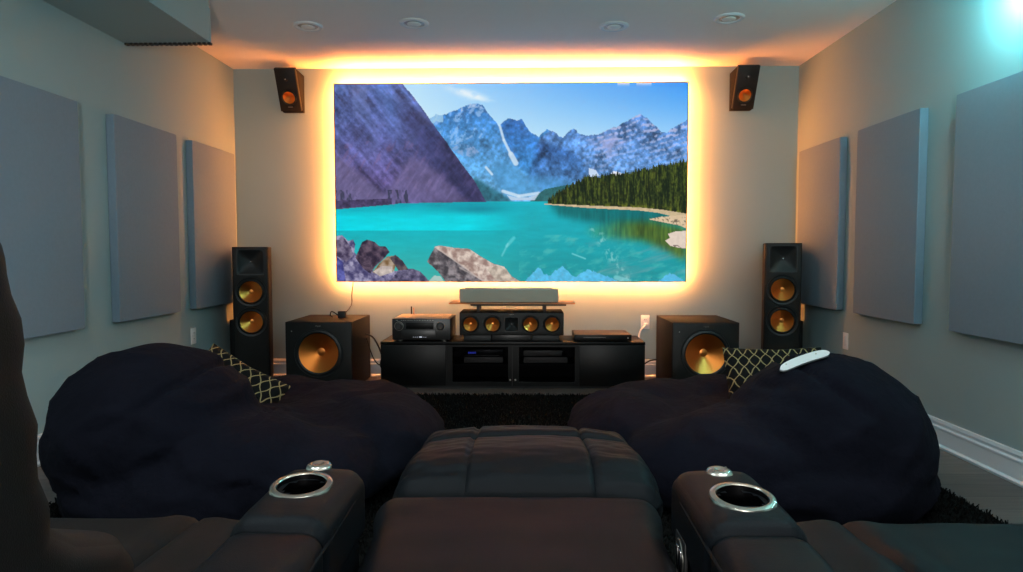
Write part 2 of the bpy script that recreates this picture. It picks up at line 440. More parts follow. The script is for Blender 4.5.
    put((X < 392)*inside([(335, 200), (392, 198), (398, 203), (370, 207), (335, 209)]), col((66, 58, 92))*(1+.9*(n3-.5))[..., None], .9)
    # lake
    shoreL = np.interp(X, [335, 352, 392, 400, 490, 688], [209, 207.5, 204.2, 203, 201.5, 201.5])
    lk = Y > shoreL
    c = mix((14, 160, 178), (6, 206, 220), ramp(Y, 204, 216))
    c = np.where((Y > 230.5)[..., None], mix((18, 178, 190), (64, 172, 164), ramp(Y, 232, 282)), c)
    c = np.where(((Y > 216) & (Y <= 230.5))[..., None], mix((6, 208, 222), (2, 216, 230), ramp(Y, 216, 229)), c)
    rightc = mix((22, 176, 192), (30, 152, 160), ramp(Y, 206, 270)); k = ramp(X, 470, 530)[..., None]
    c = c*(1-k)+rightc*k
    c = c*(1+.10*(fbm(X, Y, .12, 4, 14, .5, 2.5)-.5))[..., None]
    put(lk, c)
    put(lk*np.exp(-((Y-209)/4)**2)*np.exp(-((X-478)/32)**2), col((16, 118, 140)), .6)
    # streaky shallows
    st = fbm(X*.8+Y, Y-X*.2, .12, 5, 15); put(lk*ramp(st, .5, .75)*(X > 520)*(Y > 235), col((104, 196, 188)), .5)
    st = fbm(X+3*Y, Y*1.0, .05, 5, 16, 1., 1.4); put(lk*ramp(st, .52, .7)*(X > 590)*ramp(Y, 225, 255), col((122, 160, 166)), .5)
    # tree reflections
    vs = fbm(X, Y*.12, .5, 3, 17)
    put(lk*soft(inside([(548, 200), (590, 203), (650, 207), (690, 212), (690, 224), (650, 228), (600, 224), (560, 216)]), 5), col((14, 92, 92))*(1+.5*(vs-.5))[..., None], .8)
    m = soft(inside([(585, 229), (620, 222), (655, 222), (688, 228), (688, 262), (668, 250), (645, 241), (612, 238), (592, 236)]), 5)
    put(lk*m, col((84, 96, 22))*(1+1.0*(vs-.5))[..., None], ramp(X, 575, 640)*.85)
    st = (fbm(X*1.2, Y, .3, 4, 18)); w_ = np.exp(-((X-(601+(Y-236)*.62))/7)**2)
    put(lk*w_*ramp(st, .5, .7)*(Y > 228), col((168, 214, 208)), .6)
    # sky reflection with peaks
    r = (fbm(X, Y*0, .5, 3, 60)-.5)*3+skyline([(525, 283), (533, 275), (540, 267), (545, 274), (552, 277), (558, 270), (564, 266.5), (570, 272), (577, 278), (583, 273), (590, 270), (600, 273), (615, 279), (624, 283), (660, 283), (667, 276), (673, 273.5), (680, 277), (688, 282)], .35)
    put((Y > r)*lk, col((92, 190, 234))*(1+.25*(n3-.5))[..., None], .92)
    # pale streak on water, sunken log
    for (x0, y0), (x1, y1), wd, a in (((503, 256), (509, 244), .6, .5), ((508, 246), (515, 238), 1.4, .4), ((574, 254), (587, 259), .5, .6), ((618, 278), (632, 282), 2, .5)):
        t = np.clip(((X-x0)*(x1-x0)+(Y-y0)*(y1-y0))/((x1-x0)**2+(y1-y0)**2), 0, 1)
        dd = np.hypot(X-x0-t*(x1-x0), Y-y0-t*(y1-y0)); put(ramp(dd, wd+.8, wd-.3), col((150, 224, 226)), a)
    # conifer forest
    spike = np.zeros_like(X); rr = np.random.default_rng(5)
    topl = np.interp(xs, [546, 553, 562, 575, 590, 612, 640, 668, 689], [204, 197, 191, 184, 179, 177, 172, 167, 163])
    skyl = topl+3.
    for tx in np.arange(549, 692, 1.55):
        tx += rr.uniform(-.8, .8); hgt = rr.uniform(4., 11.)*(0.5+.5*min(1, (tx-546)/40)); tb = np.interp(tx, xs, topl)
        skyl = np.minimum(skyl, tb-hgt*.5+np.abs(xs-tx)*3.2)
    base_y = np.interp(X, [546, 590, 640, 665, 689], [203.5, 205.5, 207.5, 210, 214])
    m = (Y > skyl[None, :])*(Y < base_y)*(X > 549)
    v1 = fbm(X, Y*.10, .8, 3, 20)*.6+.4*fbm(X, Y*.5, .9, 3, 51); put(m, mix((18, 30, 14), (88, 100, 34), ramp(v1, .42, .72)))
    put(m*ramp(Y-base_y, -6, 0)*ramp(fbm(X, Y, .2, 3, 21), .5, .6)*(X > 585), col((132, 136, 40)), .7)
    # beach
    sh0 = base_y; sh1 = np.interp(X, [548, 590, 640, 660, 672, 689], [204.5, 208, 210.5, 213, 216, 217])
    put((Y >= sh0)*(Y < sh1)*(X > 546), mix((222, 200, 158), (180, 160, 128), n3))
    m = inside([(650, 219.5), (662, 217), (689, 215), (689, 229), (682, 226), (668, 223)]); put(m, mix((206, 180, 144), (226, 202, 170), n3)*(1-.45*ramp(fbm(X, Y, .6, 2, 22), .6, .7))[..., None])
    m = inside([(667, 241), (672, 238), (670, 234), (678, 231.5), (689, 231), (689, 249), (680, 248), (672, 246)]); put(m, mix((214, 196, 182), (234, 216, 200), n3))
    put(m*(Y > 245)*ramp(n3, .5, .6), col((110, 92, 90)), .8)
    # foreground rocks
    def rock(poly, ca, cb, seed, k=1.): put(inside(poly), mix(ca, cb, np.clip(.5+k*(fbm(X, Y, .22, 5, seed)-.5)*2.6, 0, 1)))
    rock([(335, 236), (341, 235), (347, 241), (352, 239.5), (354, 244), (353, 252), (360, 262), (376, 274), (398, 271), (410, 269), (420, 272), (429, 282.5), (335, 282.5)], (66, 62, 104), (168, 162, 190), 30)
    rock([(335, 240), (343, 238), (350, 248), (352, 256), (345, 262), (335, 256)], (60, 50, 78), (132, 122, 146), 31)
    rock([(354, 258), (358, 249), (361, 242), (366, 239.5), (374, 242), (378, 246), (385, 246.5), (389, 252), (382, 260), (375, 266), (369, 274), (362, 269)], (40, 32, 52), (104, 86, 102), 32)
    rock([(371, 273), (378, 264), (386, 257), (392, 256), (396, 263), (393, 272), (380, 275)], (120, 92, 60), (176, 158, 140), 33)
    rock([(389, 258), (395, 255), (402, 261), (408, 270), (398, 271)], (52, 44, 60), (112, 96, 96), 34)
    rock([(372, 272), (381, 266), (392, 267), (391, 273), (379, 277)], (170, 156, 150), (214, 202, 194), 35)
    rock([(335, 257), (341, 262), (344, 282.5), (335, 282.5)], (100, 104, 178), (60, 60, 120), 36)
    rock([(396, 273), (412, 269), (420, 272), (430, 282.5), (388, 282.5)], (54, 50, 78), (124, 118, 146), 37)
    put(inside([(428, 282.5), (434, 276), (441, 277), (444, 282.5)]), col((196, 206, 198)), .8)
    rock([(427, 262), (431, 254), (436, 246), (445, 247), (484, 282.5), (446, 282.5), (438, 272)], (64, 60, 66), (150, 142, 146), 38)
    rock([(434, 247), (440, 245.5), (455, 248), (470, 249), (482, 257), (494, 264), (505, 267), (513, 277), (522, 282.5), (484, 282.5), (462, 266)], (150, 124, 116), (222, 206, 194), 39)
    rock([(488, 270), (497, 266), (507, 269), (514, 280), (506, 282.5), (496, 280)], (160, 146, 134), (214, 200, 184), 40)
    for (x0, y0), (x1, y1) in (((440, 250), (484, 282)), ((460, 268), (486, 282))):
        t = np.clip(((X-x0)*(x1-x0)+(Y-y0)*(y1-y0))/((x1-x0)**2+(y1-y0)**2), 0, 1)
        dd = np.hypot(X-x0-t*(x1-x0), Y-y0-t*(y1-y0)); put(ramp(dd, 1.1, .4), col((196, 182, 176)), .6)
    return np.clip(img, 0, 255)
NX, NY = 620, 348
img = paint(NX, NY)/255
lin = np.where(img <= .04045, img/12.92, ((img+.055)/1.055)**2.4)
SX0, SX1, SZ0, SZ1, SY = -1.548, 1.333, .802, 2.420, 5.385
tv = empty('projection_screen', 'huge wall-mounted screen showing a turquoise mountain lake, backlit in amber', 'screen', ((SX0+SX1)/2, SY, SZ0))
cx = (SX0+SX1)/2
gx, gz = np.meshgrid(np.linspace(SX0-cx+.006, SX1-cx-.006, NX), np.linspace(SZ1-SZ0-.006, .006, NY))
co = np.stack([gx, np.full_like(gx, -.001), gz], -1).reshape(-1, 3)
idx = np.arange(NX*NY).reshape(NY, NX)
fc = np.stack([idx[:-1, :-1], idx[1:, :-1], idx[1:, 1:], idx[:-1, 1:]], -1).reshape(-1, 4)
me = bpy.data.meshes.new('picture'); me.vertices.add(len(co)); me.vertices.foreach_set('co', co.ravel())
me.loops.add(fc.size); me.loops.foreach_set('vertex_index', fc.ravel().astype(np.int32))
me.polygons.add(len(fc)); me.polygons.foreach_set('loop_start', np.arange(0, fc.size, 4, dtype=np.int32)); me.update()
ca = me.color_attributes.new('picture', 'FLOAT_COLOR', 'POINT')
ca.data.foreach_set('color', np.concatenate([lin.reshape(-1, 3), np.ones((len(co), 1))], 1).ravel())
pm = bpy.data.materials.new('screen_picture'); pm.use_nodes = True; nt = pm.node_tree; b = nt.nodes['Principled BSDF']
at_ = nt.nodes.new('ShaderNodeAttribute'); at_.attribute_name = 'picture'
b.inputs['Base Color'].default_value = (.01, .01, .01, 1); b.inputs['Roughness'].default_value = .6; b.inputs['Specular IOR Level'].default_value = .1
nt.links.new(at_.outputs['Color'], b.inputs['Emission Color']); b.inputs['Emission Strength'].default_value = 1.0
me.materials.append(pm)
po = bpy.data.objects.new('picture', me); C.objects.link(po); po.parent = tv
W2, HT = (SX1-SX0)/2, SZ1-SZ0
link('backing', B(-W2, W2, .001, .022, 0, HT), M['black'], tv)
bm = bmesh.new(); fr = .006
box(bm, -W2, W2, -.006, .001, 0, fr); box(bm, -W2, W2, -.006, .001, HT-fr, HT); box(bm, -W2, -W2+fr, -.006, .001, fr, HT-fr); box(bm, W2-fr, W2, -.006, .001, fr, HT-fr)
link('frame', bm, mat('bronze_frame', (120, 78, 40), .4, .4), tv, smooth=False)
bm = B(-W2+.12, W2-.12, .022, .082, .2, HT-.2); link('wall_mount', bm, M['black'], tv)
ins, sw = .008, .006
for (a, b_, c, d, lm) in ((-W2+ins, W2-ins, ins, ins+sw, 'led_low'), (-W2+ins, W2-ins, HT-.003-sw, HT-.003, 'led_top'), (-W2+ins, -W2+ins+sw, ins+.008, HT-ins-.008, 'led'), (W2-ins-sw, W2-ins, ins+.008, HT-ins-.008, 'led')):
    link('light_strip', B(a, b_, .024, .036, c, d), M[lm], tv, smooth=False)

# ------------------------------------------------------------------ woofers and speakers
def cut(objs, cutters):
    """bore round (x, z, r) or square (x, z, s, 'sq') recesses of given depth into the fronts"""
    bm = bmesh.new()
    for c in cutters:
        if len(c) == 5: box(bm, c[0]-c[2]/2, c[0]+c[2]/2, -.05, c[3], c[1]-c[2]/2, c[1]+c[2]/2)
        else:
            g = bmesh.ops.create_cone(bm, cap_ends=True, segments=64, radius1=c[2], radius2=c[2], depth=.05+c[3])
            bmesh.ops.rotate(bm, verts=g['verts'], cent=(0, 0, 0), matrix=Matrix.Rotation(PI/2, 3, 'X'))
            bmesh.ops.translate(bm, verts=g['verts'], vec=(c[0], (c[3]-.05)/2, c[1]))
    me = bpy.data.meshes.new('cutter'); bm.to_mesh(me); bm.free()
    co = bpy.data.objects.new('cutter', me); C.objects.link(co)
    for o in objs:
        par = o.parent; o.parent = None; mt_ = o.location.copy(); ro_ = o.rotation_euler.copy(); o.location = (0, 0, 0); o.rotation_euler = (0, 0, 0)
        md = o.modifiers.new('b', 'BOOLEAN'); md.operation = 'DIFFERENCE'; md.solver = 'EXACT'; md.object = co
        bpy.context.view_layer.update()
        dg = bpy.context.evaluated_depsgraph_get(); nm = bpy.data.meshes.new_from_object(o.evaluated_get(dg))
        o.modifiers.clear(); nm.name = o.data.name; o.data = nm; o.parent = par; o.location = mt_; o.rotation_euler = ro_
        try: nm.set_sharp_from_angle(angle=math.radians(38))
        except Exception: pass
    bpy.data.objects.remove(co)
def woofer(parent, x, y, z, R, rc, name='woofer'):
    """faces local -Y; R outer ring, rc cone radius"""
    rot = (PI/2, 0, 0)
    w = link(name, lathe([(rc*.98, -.012), (rc, .002), (rc*1.07, .008), (rc*1.16, .004), (rc*1.2, .001), (R*.93, .003), (R*.98, .0045), (R, 0)], 64), M['rubber'], parent, (x, y, z), rot)
    link('cone', lathe([(rc, .0), (rc*.6, -.018*rc/.08), (rc*.2, -.036*rc/.08)], 72), M['copper'], w)
    link('dust_cap', lathe([(rc*.2, -.0359*rc/.08), (rc*.14, -.0345*rc/.08), (rc*.07, -.0335*rc/.08), (0, -.033*rc/.08)], 40), M['copper2'], w)
    return w
def horn(parent, x, y, z, s):
    """square horn plate with a four-sided flare and dome tweeter"""
    bm = bmesh.new(); lv = [(s/2, s/2, .003), (s*.46, s*.46, .003), (s*.44, s*.44, .0), (s*.3, s*.3, -.012), (s*.08, s*.08, -.034)]
    rings = []
    for a, c, dz in lv:
        rg = []
        for k in range(32):
            t = 2*PI*k/32; q = .22 if dz > -.01 else .6
            cc, ss = math.cos(t), math.sin(t)
            rg.append(bm.verts.new((a*math.copysign(abs(cc)**q, cc), c*math.copysign(abs(ss)**q, ss), dz)))
        rings.append(rg)
    for a, c in zip(rings, rings[1:]):
        for k in range(32): bm.faces.new((a[k], a[(k+1) % 32], c[(k+1) % 32], c[k]))
    bm.faces.new(rings[-1])
    bmesh.ops.recalc_face_normals(bm, faces=bm.faces)
    bmesh.ops.reverse_faces(bm, faces=bm.faces) if bm.faces[0].normal.z < 0 else None
    h = link('horn', bm, M['rubber'], parent, (x, y, z), (PI/2, 0, 0))
    link('tweeter', lathe([(s*.055, -.031), (s*.05, -.022), (s*.03, -.017), (0, -.015)], 24), M['chrome'], h)
    return h
def tower(label, loc, rz):
    e = empty('tower_speaker', label, 'speaker', loc, rz, 'floor-standing tower speakers')
    w, d, h = .256, .34, 1.06
    ca_ = link('cabinet', B(-w/2, w/2, 0, d, .03, .03+h, r=.004), M['black_vinyl'], e)
    ba_ = link('baffle', B(-w/2+.006, w/2-.006, -.006, .001, .036, .024+h, r=.002), M['baffle'], e)
    cut((ca_, ba_), [(0, h-.086, .19, .045, 'sq'), (0, h-.312, .080, .06), (0, h-.542, .080, .06)])
    link('plinth', B(-w/2-.012, w/2+.012, -.01, d+.01, .012, .03, r=.004), M['black'], e)
    for sx in (-1, 1):
        for y in (.02, d-.02):
            link('foot', lathe([(0, 0), (.016, 0), (.018, .012), (0, .012)], 20), M['rubber'], e, (sx*w*.42, y, 0))
    horn(e, 0, -.0065, .03+h-.116, .2)
    woofer(e, 0, -.0065, .03+h-.342, .113, .081)
    woofer(e, 0, -.0065, .03+h-.572, .113, .081)
    return e
tower('tall black tower speaker with two copper cones, standing in the left corner', (-2.08, 4.95, 0), .30)
t2 = tower('tall black tower speaker with two copper cones, standing in the right corner', (1.948, 4.95, .0), -.30)
t2.scale = (1, 1, 1.024)
# slim boxes behind the towers
for x0, x1, lab in ((-2.385, -2.325, 'slim black cabinet half hidden behind the left tower speaker'), (2.175, 2.232, 'slim black cabinet half hidden behind the right tower speaker')):
    e = empty('slim_cabinet', lab, 'cabinet', ((x0+x1)/2, 5.245, 0)); w = (x1-x0)/2
    link('body', B(-w, w, 0, .17, .01, .5, r=.004), M['black'], e); link('base', B(-w+.004, w-.004, .01, .16, 0, .01), M['rubber'], e)

def sub(label, x0, x1, yf):
    xm = (x0+x1)/2; w = x1-x0; h = .533
    e = empty('subwoofer', label, 'subwoofer', (xm, yf, 0), 0, 'black subwoofers on the floor')
    ca_ = link('cabinet', B(-w/2, w/2, 0, .575, .014, h, r=.004), M['black_vinyl'], e)
    ba_ = link('baffle', B(-w/2+.005, w/2-.005, -.007, .001, .018, h-.004, r=.003), M['baffle'], e)
    cut((ca_, ba_), [(0, .302, .1475, .09)])
    woofer(e, 0, -.0075, .302, .182, .148)
    link('status_light', lathe([(0, .0), (.004, 0), (.004, .002), (0, .003)], 12), M['badge'], e, (-w/2+.05, -.0075, h-.068), (PI/2, 0, 0))
    pl = link('badge', B(-.022, .022, -.0095, -.0065, h-.036, h-.022, r=.001), M['black'], e)
    text_part('lettering', 'Klipsch', .013, M['badge'], pl, (0, -.0100, h-.029))
    for sx in (-1, 1):
        for y in (.04, .53): link('foot', lathe([(0, 0), (.02, 0), (.022, .014), (0, .014)], 20), M['rubber'], e, (sx*(w/2-.05), y, 0))
    return e
sub('large black subwoofer with one copper cone, left of the media stand', -1.767, -1.271, 4.8)
sub('large black subwoofer with one copper cone, right of the media stand', 1.09, 1.578, 4.79)

# wedge-shaped height speakers
def wedge(label, xm):
    z0, z1 = 2.200, 2.510
    e = empty('height_speaker', label, 'speaker', (xm, YB, z0), 0, 'wedge-shaped speakers high on the back wall')
    h = z1-z0
    link('cabinet', prism([(-.004, h*.98), (-.200, h), (-.050, .0), (-.004, .0)], 'x', -.084, .084, r=.003), M['black_vinyl'], e)
    # a slanted front carrying cone and tweeter
    a = math.atan2(.15, h)
    fr = link('front_panel', B(-.084, .084, -.005, .031, -.172, .168, r=.002), M['baffle'], e, (0, -.1575, h*.5), (a, 0, 0))
    cut((fr,), [(0, -.062, .0475, .028)])
    w = woofer(fr, 0, -.0055, -.062, .062, .048)
    link('tweeter', lathe([(.02, 0), (.016, .003), (.007, .0035), (.006, .006), (0, .008)], 24), M['baffle'], fr, (0, -.0055, .085), (PI/2, 0, 0))
    link('tweeter_dome', lathe([(.006, .0), (.005, .004), (0, .006)], 16), M['chrome'], fr, (0, -.013, .085), (PI/2, 0, 0))
    lb = link('badge', B(-.02, .02, -.0065, -.0045, -.14, -.134), M['badge'], fr)
wedge('black wedge speaker with a copper cone on the wall left of the screen', -1.897)
wedge('black wedge speaker with a copper cone on the wall right of the screen', 1.768)

# ------------------------------------------------------------------ media stand
st = empty('media_stand', 'long low glossy black media stand with glass doors under the screen', 'media stand', (-.085, 4.98, 0))
W = 1.015; D = .4; Zt = .362
bm = bmesh.new()
box(bm, -W, W, 0, D, Zt-.022, Zt, r=.002)
link('top', bm, M['gloss_black'], st)
bm = bmesh.new()
box(bm, -W, -W+.018, .02, D, .02, Zt-.022); box(bm, W-.018, W, .02, D, .02, Zt-.022)
for x in (-.51, 0, .51): box(bm, x-.009, x+.009, .02, D, .02, Zt-.022)
box(bm, -W, W, .02, D, .002, .02); box(bm, -W+.018, W-.018, D-.01, D, .02, Zt-.022)
link('body', bm, M['black'], st, smooth=False)
for k, (a, c) in enumerate(((-W+.002, -.512), (.512, W-.002))):
    dd = link('door', B(a, c, .002, .019, .022, Zt-.024, r=.0015), M['gloss_black'], st)
for (a, c) in ((-.508, -.003), (.003, .508)):
    bm = bmesh.new(); f_ = .03
    box(bm, a, c, .002, .019, .022, .022+f_); box(bm, a, c, .002, .019, Zt-.024-f_*.5, Zt-.024); box(bm, a, a+f_*1.6, .002, .019, .022+f_, Zt-.024-f_*.5); box(bm, c-f_*1.0, c, .002, .019, .022+f_, Zt-.024-f_*.5)
    dd = link('glass_door', bm, M['gloss_black'], st, smooth=False)
    link('pane', B(a+.048, c-.03, .008, .012, .052, Zt-.039), M['glass'], dd, smooth=False)
    link('handle', lathe([(0, 0), (.006, 0), (.007, .008), (0, .01)], 16), M['silver'], dd, ((c-.014) if a < 0 else (a+.02), .002, .07), (PI/2, 0, 0))
link('shelf', B(-.5, .5, .03, D-.012, .175, .187), M['black'], st)

def avbox(name, label, cat, x0, x1, y0, z0, h, d=.26, blue=False, holes=False):
    e = empty(name, label, cat, ((x0+x1)/2, y0, z0)); w = (x1-x0)/2
    link('casing', B(-w, w, 0, d, .006, h, r=.002), M['device'], e)
    link('front_panel', B(-w+.002, w-.002, -.004, .001, .008, h-.002, r=.001), M['devmetal'] if not blue else M['device'], e)
    for sx in (-1, 1):
        for y in (.03, d-.03): link('foot', lathe([(0, 0), (.012, 0), (.012, .006), (0, .006)], 14), M['rubber'], e, (sx*(w-.03), y, 0))
    if blue:
        bm = bmesh.new()
        for i in range(5): box(bm, -w+.035+i*.0125, -w+.035+i*.0125+.009, -.0056, -.004, h*.42, h*.42+.014)
        link('display', bm, M['blue_led'], e, smooth=False)
        bm = bmesh.new(); box(bm, -w+.012, w-.03, -.0056, -.004, h*.16, h*.16+.0022); link('trim_line', bm, M['silver'], e, smooth=False)
    if holes:
        bm = bmesh.new()
        for i in range(9): box(bm, -w+.03+i*(2*w-.06)/9, -w+.03+i*(2*w-.06)/9+.012, -.0056, -.004, h*.3, h*.3+.007)
        link('buttons', bm, M['silver'], e, smooth=False)
    return e
avbox('set_top_box', 'black set-top box with a small blue display behind the left glass door', 'set-top box', -.462, -.155, 5.02, .243, .055, blue=True)
avbox('disc_player', 'thin dark disc player underneath the blue-lit box behind the left glass door', 'disc player', -.462, -.155, 5.02, .187, .054, holes=True)
avbox('media_streamer', 'flat dark media box on top behind the right glass door', 'media box', .0, .30, 5.02, .243, .05)
avbox('network_switch', 'dark box with a row of small buttons behind the right glass door', 'media box', .0, .34, 5.02, .187, .054, holes=True)

# receiver
rc = empty('av_receiver', 'black AV receiver with two knobs and slotted lid on the left of the media stand', 'receiver', (-.785, 4.99, Zt))
w, h, d = .224, .178, .41
link('casing', B(-w, w, .012, d, .014, h-.004, r=.002), M['device'], rc)
link('front_panel', B(-w, w, 0, .013, .014, h, r=.003), M['device'], rc)
bm = bmesh.new()
for i in range(22): box(bm, -w+.012+i*.0188, -w+.012+i*.0188+.0135, .03, d-.02, h-.004, h-.0005)
link('lid_vents', bm, M['devmetal'], rc, smooth=False)
for sx in (-1, 1):
    k = link('knob', lathe([(.0, .028), (.022, .028), (.025, .024), (.026, .003), (.031, .002), (.032, 0)], 40), M['device'], rc, (sx*(.172 if sx < 0 else .148), 0, .12), (PI/2, 0, 0))
    link('knob_ring', lathe([(.031, .001), (.033, .003), (.035, .001)], 40), M['devmetal'], k)
    for y in (.05, d-.05): link('foot', lathe([(0, 0), (.02, 0), (.022, .014), (0, .014)], 20), M['silver'], rc, (sx*.17, y, 0))
link('display_window', B(-.118, .095, -.002, .001, .098, .148, r=.001), M['gloss_black'], rc)
link('flap', B(-.15, .11, -.002, .001, .022, .088, r=.001), M['device'], rc)
bm = bmesh.new()
for i, x in enumerate((-.19, -.182, -.15, -.135, -.12, -.10, -.085, -.07, -.05, -.03, -.01, .012, .03, .05, .07, .09)): box(bm, x-.005, x+.004, -.0026, -.0005, .163, .1665)
link('labels', bm, M['badge'], rc, smooth=False)
bm = bmesh.new()
for x in (-.06, -.045, -.03, .02, .035): box(bm, x-.004, x+.004, -.0030, -.0018, .034, .0365)
box(bm, -.016, .006, -.0032, -.0018, .032, .040)
link('status_light', bm, M['white_led'], rc, smooth=False)
an = link('antenna', tube([(-.14, .37, .12), (-.14, .385, .16), (-.14, .385, .24)], .006, smooth=3), M['black'], rc)
for sx in (-.115,): link('antenna', tube([(sx, .35, .17), (sx, .352, .19), (sx, .352, .232)], .004, smooth=3), M['wood'], rc)

# disc player on the right
bd = empty('bluray_player', 'thin black disc player lying on the right of the media stand', 'disc player', (.61, 5.0, Zt))
link('casing', B(-.218, .218, .006, .3, .008, .052, r=.003), M['device'], bd)
link('front_panel', B(-.218, .218, 0, .007, .008, .054, r=.002), M['gloss_black'], bd)
link('lid', B(-.214, .214, .01, .296, .052, .055, r=.001), mat('brown_lid', (70, 52, 44), .35, .5), bd)
link('tray_line', B(-.15, .02, -.0012, .0, .032, .0335), M['devmetal'], bd)
link('button', lathe([(0, .002), (.005, .002), (.005, 0)], 14), M['silver'], bd, (.19, 0, .03), (PI/2, 0, 0))
for sx in (-1, 1):
    for y in (.04, .26): link('foot', lathe([(0, 0), (.014, 0), (.015, .008), (0, .008)], 16), M['rubber'], bd, (sx*.18, y, 0))

# centre speaker, raised on two blocks
cs = empty('center_speaker', 'wide black center speaker with four copper cones in the middle of the media stand', 'speaker', (-.092, 5.03, Zt))
ca_ = link('cabinet', B(-.402, .402, 0, .32, .045, .222, r=.004), M['black_vinyl'], cs)
ba_ = link('baffle', B(-.397, .397, -.006, .001, .05, .218, r=.002), M['baffle'], cs)
cut((ca_, ba_), [(0, .131, .11, .045, 'sq')]+[(x, .131, .0525, .05) for x in (-.318, -.147, .146, .312)])
for x in (-.318, -.147, .146, .312): woofer(cs, x, -.0065, .131, .070, .053)
horn(cs, 0, -.0065, .131, .115)
pl = link('badge', B(-.025, .025, -.0085, -.0055, .203, .213, r=.001), M['baffle'], cs)
text_part('lettering', 'Klipsch', .011, M['badge'], pl, (0, -.009, .208))
for sx in (-1, 1): link('foot', B(sx*.265-.105, sx*.265+.105, .02, .3, 0, .045, r=.004), M['black'], cs)
link('foot', B(-.158, .158, .05, .28, 0, .045, r=.004), M['device'], cs)['label'] = 'middle support block'

# little riser above it, with the soundbar box
rs = empty('riser_shelf', 'narrow amber-toned riser shelf bridging over the center speaker', 'shelf', (-.09, 5.13, Zt+.222))
z_s = .062
link('shelf_board', B(-.49, .49, -.08, .20, z_s, z_s+.010, r=.003), M['wood'], rs)
link('under_board', B(-.32, .42, -.09, .14, z_s-.012, z_s, r=.002), M['black'], rs)
for x in (-.262, .255):
    link('leg', B(x-.013, x+.013, -.06, -.03, 0, z_s-.012, r=.002), M['black'], rs); link('leg', B(x-.013, x+.013, .09, .12, 0, z_s-.012, r=.002), M['black'], rs)
sb = empty('soundbar', 'pale grey rectangular soundbar resting on the riser shelf under the screen', 'soundbar', (-.114, 5.07, Zt+.222+z_s+.010))
link('body', B(-.385, .385, .004, .12, .004, .105, r=.002), M['greyplastic'], sb)
link('front_grille', B(-.383, .383, -.003, .005, .006, .103, r=.0012), M['grille'], sb)
link('top_plate', B(-.34, .34, .02, .115, .105, .112, r=.002), M['silver'], sb)
for sx in (-1, 1): link('foot', B(sx*.3-.03, sx*.3+.03, .02, .1, 0, .004), M['rubber'], sb)

# cables
tag(link('power_cable', tube([(-1.42, 5.43, .80), (-1.425, 5.40, .7), (-1.415, 5.35, .62), (-1.42, 5.22, .575), (-1.425, 5.15, .56)], .0045), M['cable']), 'thin black cable hanging from the screen down to the adapter on the left subwoofer', 'cable')
pa = empty('power_adapter', 'small black plug-in adapter lying on top of the left subwoofer', 'adapter', (-1.425, 5.1, .533))
link('body', B(-.03, .03, -.02, .02, 0, .055, r=.006), M['black'], pa)
link('cord_loop', tube([(-.03, 0, .02), (-.06, -.01, .045), (-.085, 0, .05), (-.095, .01, .02), (-.08, .02, .006)], .005), M['cable'], pa)
tag(link('speaker_cable', tube([(-1.265, 5.18, .40), (-1.2, 5.2, .36), (-1.15, 5.25, .22), (-1.17, 5.3, .12), (-1.12, 5.32, .06), (-1.115, 5.36, .03)], .007), M['cable']), 'thick black cable curving down between the left subwoofer and the media stand', 'cable')
tag(link('signal_cable', tube([(-1.265, 5.22, .36), (-1.22, 5.25, .2), (-1.17, 5.28, .13), (-1.115, 5.36, .15)], .005), M['cable']), 'thin black cable strung low from the left subwoofer to the media stand', 'cable')
tag(link('charger_cable', tube([(1.02, 5.445, .445), (1.0, 5.42, .43), (.965, 5.42, .38), (.94, 5.42, .2), (.93, 5.42, .01)], .007), M['white']), 'short white cable running from the right outlet down behind the media stand', 'cable')
tag(link('plug', B(1.004, 1.034, 5.43, 5.458, .43, .458, r=.004), M['white']), 'white plug pushed into the outlet beside the right subwoofer', 'plug')
tag(link('subwoofer_cable', tube([(.94, 5.3, .12), (.98, 5.3, .14), (1.03, 5.31, .165), (1.085, 5.31, .175)], .006), M['cable']), 'black cable crossing from the media stand to the right subwoofer', 'cable')
tag(link('floor_wire', tube([(-1.86, 5.36, .12), (-1.83, 5.40, .1), (-1.80, 5.40, .13), (-1.77, 5.36, .2)], .004), mat('grey_wire', (150, 130, 116), .5)), 'thin pale wire near the baseboard between left tower speaker and subwoofer', 'cable')

# ------------------------------------------------------------------ shag rug
bm = bmesh.new()
RX0, RX1, RY0, RY1 = -1.95, 1.841, 1.9, 4.705
box(bm, RX0, RX1, RY0, RY1, 0, .012)
me = bpy.data.meshes.new('shag_rug')
bm.to_mesh(me); bm.free()
n = 90000
bx = rng.uniform(RX0, RX1, n); by = rng.uniform(RY0, RY1, n); an_ = rng.uniform(0, 2*PI, n); hh = rng.uniform(.016, .034, n)
wx = np.cos(an_)*.005; wy = np.sin(an_)*.005; lx = rng.normal(0, .009, n); ly = rng.normal(0, .009, n)
P0 = np.stack([bx-wx, by-wy, np.full(n, .01)], -1); P1 = np.stack([bx+wx, by+wy, np.full(n, .01)], -1)
P2 = np.stack([bx+lx+wx*.5, by+ly+wy*.5, hh], -1); P3 = np.stack([bx+lx-wx*.5, by+ly-wy*.5, hh], -1)
v0 = np.array([v.co for v in me.vertices]); f0 = [list(p.vertices) for p in me.polygons]
allv = np.concatenate([v0, np.stack([P0, P1, P2, P3], 1).reshape(-1, 3)])
q = (np.arange(4*n).reshape(-1, 4)+len(v0)); faces = np.concatenate([np.array(f0), q])
me = bpy.data.meshes.new('shag_rug'); me.vertices.add(len(allv)); me.vertices.foreach_set('co', allv.ravel())
me.loops.add(faces.size); me.loops.foreach_set('vertex_index', faces.ravel().astype(np.int32))
me.polygons.add(len(faces)); me.polygons.foreach_set('loop_start', np.arange(0, faces.size, 4, dtype=np.int32)); me.update()
me.materials.append(M['rug']); o = bpy.data.objects.new('shag_rug', me); C.objects.link(o)
